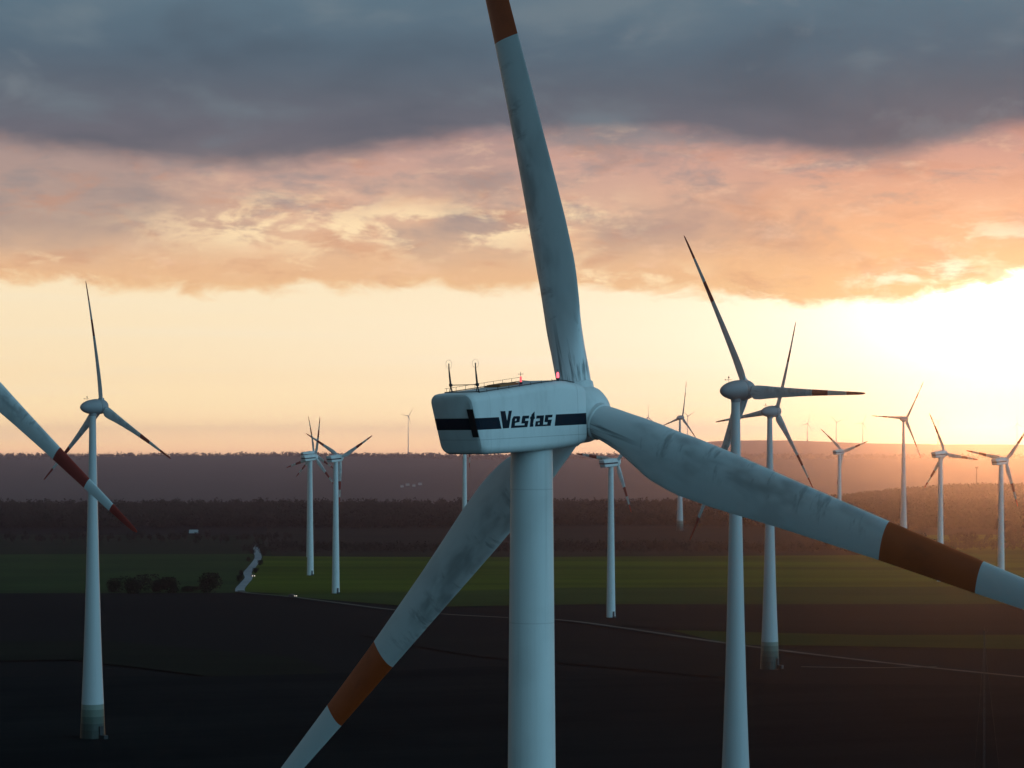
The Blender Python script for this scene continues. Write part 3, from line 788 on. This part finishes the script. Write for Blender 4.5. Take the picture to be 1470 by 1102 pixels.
# ------------------------------------------------------------------ haze
HZ_D = 0.56e-4
hb = MB(); hb.box((0, 7000, 51), (23200, 17300, 276))
hm = bpy.data.materials.new('haze_air'); hm.use_nodes = True
hn = NT(hm.node_tree); hm.node_tree.nodes.remove(hm.node_tree.nodes['Principled BSDF'])
pv = hn.new('ShaderNodeVolumePrincipled')
pv.inputs['Density'].default_value = HZ_D; pv.inputs['Color'].default_value = (.57, .57, 1.0, 1)
pv.inputs['Anisotropy'].default_value = .95
pv.inputs['Density Attribute'].default_value = ''
hn.l.new(pv.outputs[0], hm.node_tree.nodes['Material Output'].inputs['Volume'])
ho = add('haze', hb.build('haze', hm, False)); tag(ho, kind='stuff')
try: hm.cycles.homogeneous_volume = True
except Exception: pass

# ------------------------------------------------------------------ sky and light
SUN_EL, SUN_AZ = 2.0, 11.2
w = bpy.data.worlds.new('World'); scene.world = w; w.use_nodes = True
nt = NT(w.node_tree); bg = w.node_tree.nodes['Background']
tc = nt.new('ShaderNodeTexCoord').outputs['Generated']
sp = nt.new('ShaderNodeSeparateXYZ'); nt.l.new(tc, sp.inputs[0]); x, y, z = sp.outputs
hyp = nt.m('SQRT', nt.m('ADD', nt.m('MULTIPLY', x, x), nt.m('MULTIPLY', y, y)))
Qe = nt.m('MULTIPLY', nt.m('DIVIDE', z, nt.m('MAXIMUM', hyp, .02)), F)        # tan(elevation) in thousandths
A = nt.m('MULTIPLY', nt.m('ARCTAN2', x, y), F)
def nz(ax, qx, detail=5, rough=.55, dist=0.0, off=0.0):
    return nt.noise(nt.vec(nt.m('ADD', nt.m('MULTIPLY', A, ax), off), nt.m('MULTIPLY', Qe, qx), off*.37), 1, detail, rough, dist)
def cen(n, amp): return nt.m('MULTIPLY', nt.m('SUBTRACT', n, .5), amp)
def gauss(v, c, s): 
    d = nt.m('DIVIDE', nt.m('SUBTRACT', v, c), s); return nt.m('EXPONENT', nt.m('MULTIPLY', nt.m('MULTIPLY', d, d), -1))
def q(v): return v/1000.0
Qn = nt.m('DIVIDE', Qe, 1000.0)
clear = nt.ramp(nt.m('ADD', Qn, .02), [(0, (1.05, .60, .36)), (.012, (1.70, 1.02, .54)), (.022, (1.80, 1.14, .58)), (.034, (1.72, 1.14, .59)), (.05, (1.50, 1.06, .56)), (.08, (1.25, .95, .53)), (.12, (1.11, .85, .50)), (.17, (1.05, .84, .53)), (.25, (1.03, .84, .55)), (.42, srgb(250, 215, 165)), (1, srgb(150, 160, 165))])
st = nz(.0012, .03, 4, .6, 0, 3.1)
clear = nt.mix(nt.m('MULTIPLY', nt.ss(.5, .75, st), .35), clear, srgb(255, 240, 208))
# glow round the veiled sun
gl = nt.m('MULTIPLY', gauss(A, 700, 350), gauss(Qe, 190, 140))
gl2 = nt.m('MULTIPLY', gauss(A, 730, 170), gauss(Qe, 205, 75))
gl3 = nt.m('MULTIPLY', gauss(A, 250, 620), gauss(Qe, 140, 110))
clear = nt.mix(1.0, clear, nt.mix(gl3, (0, 0, 0, 1), (.06, .09, .12, 1)), 'ADD')
add_c = nt.mix(1.0, nt.mix(gl, (0, 0, 0, 1), (.50, .48, .42, 1)), nt.mix(gl2, (0, 0, 0, 1), (.9, .88, .8, 1)), 'ADD')
clear = nt.mix(1.0, clear, add_c, 'ADD')
# middle, sunlit cloud
big = nz(.0042, .011, 5, .55, .3, 1.7); fine = nz(.016, .036, 6, .62, .6, 5.2); mid = nz(.0075, .02, 6, .6, .8, 9.4)
e1 = nt.ramp(nt.m('ADD', nt.m('DIVIDE', A, 2000.0), .5), [(0, (.23,)*3), (.13, (.236,)*3), (.22, (.222,)*3), (.3, (.216,)*3), (.4, (.222,)*3), (.53, (.228,)*3), (.62, (.212,)*3), (.72, (.203,)*3), (.77, (.200,)*3), (.81, (.218,)*3), (.87, (.245,)*3), (1, (.26,)*3)], 'B_SPLINE')
Q1 = nt.m('ADD', Qe, nt.m('ADD', cen(mid, 50), cen(fine, 46)))
d1 = nt.m('SUBTRACT', Q1, nt.m('MULTIPLY', e1, 1000))
a1 = nt.ss(-8, 15, d1)
cc = nt.ramp(Qn, [(.2, srgb(250, 206, 150)), (.24, srgb(240, 190, 142)), (.29, srgb(238, 192, 152)), (.34, srgb(222, 180, 154)), (.39, srgb(208, 166, 150)), (.45, srgb(192, 154, 148))])
cr = nt.ramp(Qn, [(.2, srgb(252, 200, 136)), (.27, srgb(246, 188, 134)), (.33, srgb(240, 180, 138)), (.39, srgb(222, 166, 142)), (.45, srgb(196, 150, 142))])
cc = nt.mix(nt.ss(100, 550, A), cc, cr)
gr_ = nt.m('MULTIPLY', nt.ss(.44, .68, big), nt.ss(235, 330, Qe))
cc = nt.mix(nt.m('MULTIPLY', gr_, .78), cc, nt.mix(nt.ss(-100, 500, A), srgb(148, 136, 136), srgb(170, 138, 132)))
bgp = nz(.0065, .019, 6, .62, .2, 63.0)
cc = nt.mix(nt.m('MULTIPLY', nt.m('MULTIPLY', nt.ss(.50, .70, bgp), nt.ss(280, 360, Qe)), .65), cc, srgb(140, 138, 142))
cl = nz(.013, .034, 7, .68, .15, 71.0)
cc = nt.mix(nt.m('MULTIPLY', nt.ss(.50, .74, cl), .42), cc, srgb(252, 208, 172))
cc = nt.mix(nt.m('MULTIPLY', nt.m('MULTIPLY', nt.ss(-250, -650, A), nt.ss(250, 320, Qe)), .62), cc, srgb(150, 138, 136))
sh = nz(.009, .022, 5, .6, .5, 21.3)
cc = nt.mix(nt.m('MULTIPLY', nt.ss(.48, .72, sh), .38), cc, srgb(206, 140, 106))
# sunlit rims and tears in the cloud
band = nt.m('MULTIPLY', gauss(nt.m('ADD', Qe, nt.m('ADD', cen(big, 80), nt.m('MULTIPLY', nt.ss(-620, -60, A), -14))), 302, 34), nt.m('MULTIPLY', nt.ss(-640, -330, A), nt.ss(230, 60, A)))
tear = nz(.010, .026, 7, .62, .25, 14.9)
t1 = nt.m('MULTIPLY', nt.ss(.44, .60, tear), band)
band2 = nt.m('MULTIPLY', gauss(nt.m('ADD', Qe, cen(big, 70)), 275, 38), nt.ss(520, 700, A))
t2 = nt.m('MULTIPLY', nt.ss(.44, .62, tear), band2)
band3 = nt.m('MULTIPLY', gauss(Qe, 238, 22), nt.m('ADD', nt.m('MULTIPLY', nt.ss(430, 520, A), nt.ss(700, 600, A)), nt.m('MULTIPLY', nt.ss(20, 80, A), nt.ss(330, 180, A))))
t3 = nt.m('MULTIPLY', nt.ss(.5, .64, tear), band3)
band4 = nt.m('MULTIPLY', gauss(Qe, 262, 16), nt.ss(60, -200, A))
t4 = nt.m('MULTIPLY', nt.m('MULTIPLY', nt.ss(.55, .7, fine), band4), .4)
tt = nt.m('MINIMUM', nt.m('ADD', nt.m('ADD', t1, t2), nt.m('ADD', t3, t4)), 1.0)
cc = nt.mix(nt.m('MULTIPLY', tt, .95), cc, nt.mix(nt.ss(200, 650, A), (1.06, .80, .48, 1), (1.1, .92, .66, 1)))
rim = nt.m('MULTIPLY', gauss(d1, 2, 10), .35)
cc = nt.mix(rim, cc, srgb(255, 214, 156))
sky = nt.mix(nt.m('MULTIPLY', a1, .97), clear, cc)
# upper slate deck
e2 = nt.ramp(nt.m('ADD', nt.m('DIVIDE', A, 2000.0), .5), [(0, (.43,)*3), (.132, (.418,)*3), (.18, (.412,)*3), (.232, (.398,)*3), (.307, (.393,)*3), (.382, (.408,)*3), (.45, (.432,)*3), (.5, (.438,)*3),
        (.632, (.436,)*3), (.682, (.42,)*3), (.747, (.398,)*3), (.792, (.415,)*3), (.867, (.455,)*3), (1, (.47,)*3)], 'B_SPLINE')
lo = nz(.006, .012, 5, .5, .4, 31.0)
d2 = nt.m('SUBTRACT', nt.m('ADD', Qe, nt.m('ADD', cen(lo, 30), cen(fine, 22))), nt.m('MULTIPLY', e2, 1000))
a2 = nt.ss(-14, 30, d2)
up = nt.ramp(nt.m('DIVIDE', Qe, 4000.0), [(.098, srgb(124, 116, 120)), (.112, srgb(108, 107, 116)), (.128, srgb(95, 103, 114)), (.142, srgb(88, 106, 120)), (.16, srgb(94, 116, 130)), (.26, srgb(100, 120, 132)), (.5, srgb(82, 98, 108)), (1, srgb(78, 94, 104))])
pa = nz(.0036, .0085, 4, .5, .3, 41.0); pb = nz(.0085, .013, 5, .55, .2, 47.0)
up = nt.mix(nt.m('MULTIPLY', nt.ss(.48, .68, pa), .62), up, srgb(116, 130, 138))
up = nt.mix(nt.m('MULTIPLY', nt.ss(.5, .28, pa), .35), up, srgb(72, 82, 94))
up = nt.mix(nt.m('MULTIPLY', nt.ss(.58, .75, pb), .35), up, srgb(128, 136, 142))
sky = nt.mix(a2, sky, up)
# unseen blue dusk sky behind the camera, made bright to light the turbines
sk = nt.new('ShaderNodeTexSky', sky_type='NISHITA'); sk.sun_disc = False
sk.sun_elevation = R(SUN_EL); sk.sun_rotation = R(SUN_AZ)
nish = nt.mix(1.0, sk.outputs[0], (.02, .02, .02, 1), 'MULTIPLY')
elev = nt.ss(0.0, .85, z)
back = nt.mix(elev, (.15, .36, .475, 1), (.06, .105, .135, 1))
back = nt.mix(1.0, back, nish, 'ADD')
sd = nt.m('ADD', .38, nt.m('MULTIPLY', nt.ss(-.40, .85, x), 2.9))      # added weighting: more light from the right, less from the left
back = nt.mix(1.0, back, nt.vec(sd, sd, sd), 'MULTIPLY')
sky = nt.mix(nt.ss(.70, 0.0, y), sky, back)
below = nt.ss(-.009, -.05, z)
sky = nt.mix(below, sky, (.02, .02, .022, 1))
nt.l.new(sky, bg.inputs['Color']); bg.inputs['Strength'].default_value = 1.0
sl = bpy.data.lights.new('sun', 'SUN'); sl.energy = .27; sl.angle = R(3.0); sl.color = (1.0, .40, .085)
so = bpy.data.objects.new('sun', sl); link(so)
dv = Vector((math.sin(R(SUN_AZ))*math.cos(R(SUN_EL)), math.cos(R(SUN_AZ))*math.cos(R(SUN_EL)), math.sin(R(SUN_EL))))
so.rotation_euler = dv.to_track_quat('Z', 'Y').to_euler(); so.location = (400, 300, 400)

# ------------------------------------------------------------------ camera, render
cam = bpy.data.cameras.new('camera'); co = bpy.data.objects.new('camera', cam); link(co)
co.location = (0, 0, CAM_H); co.rotation_euler = (R(90), 0, 0)
cam.sensor_fit = 'HORIZONTAL'; cam.sensor_width = 36; cam.lens = 36*F/1470; cam.shift_y = (HY-551)/1470
cam.clip_start = .5; cam.clip_end = 60000
scene.camera = co
scene.view_settings.view_transform = 'Standard'; scene.view_settings.look = 'None'; scene.view_settings.exposure = 0; scene.view_settings.gamma = 1
cy = scene.cycles
cy.volume_bounces = 0; cy.max_bounces = 4; cy.diffuse_bounces = 2; cy.use_denoising = True
cy.volume_step_rate = 10
w.cycles.sampling_method = 'MANUAL'; w.cycles.sample_map_resolution = 512
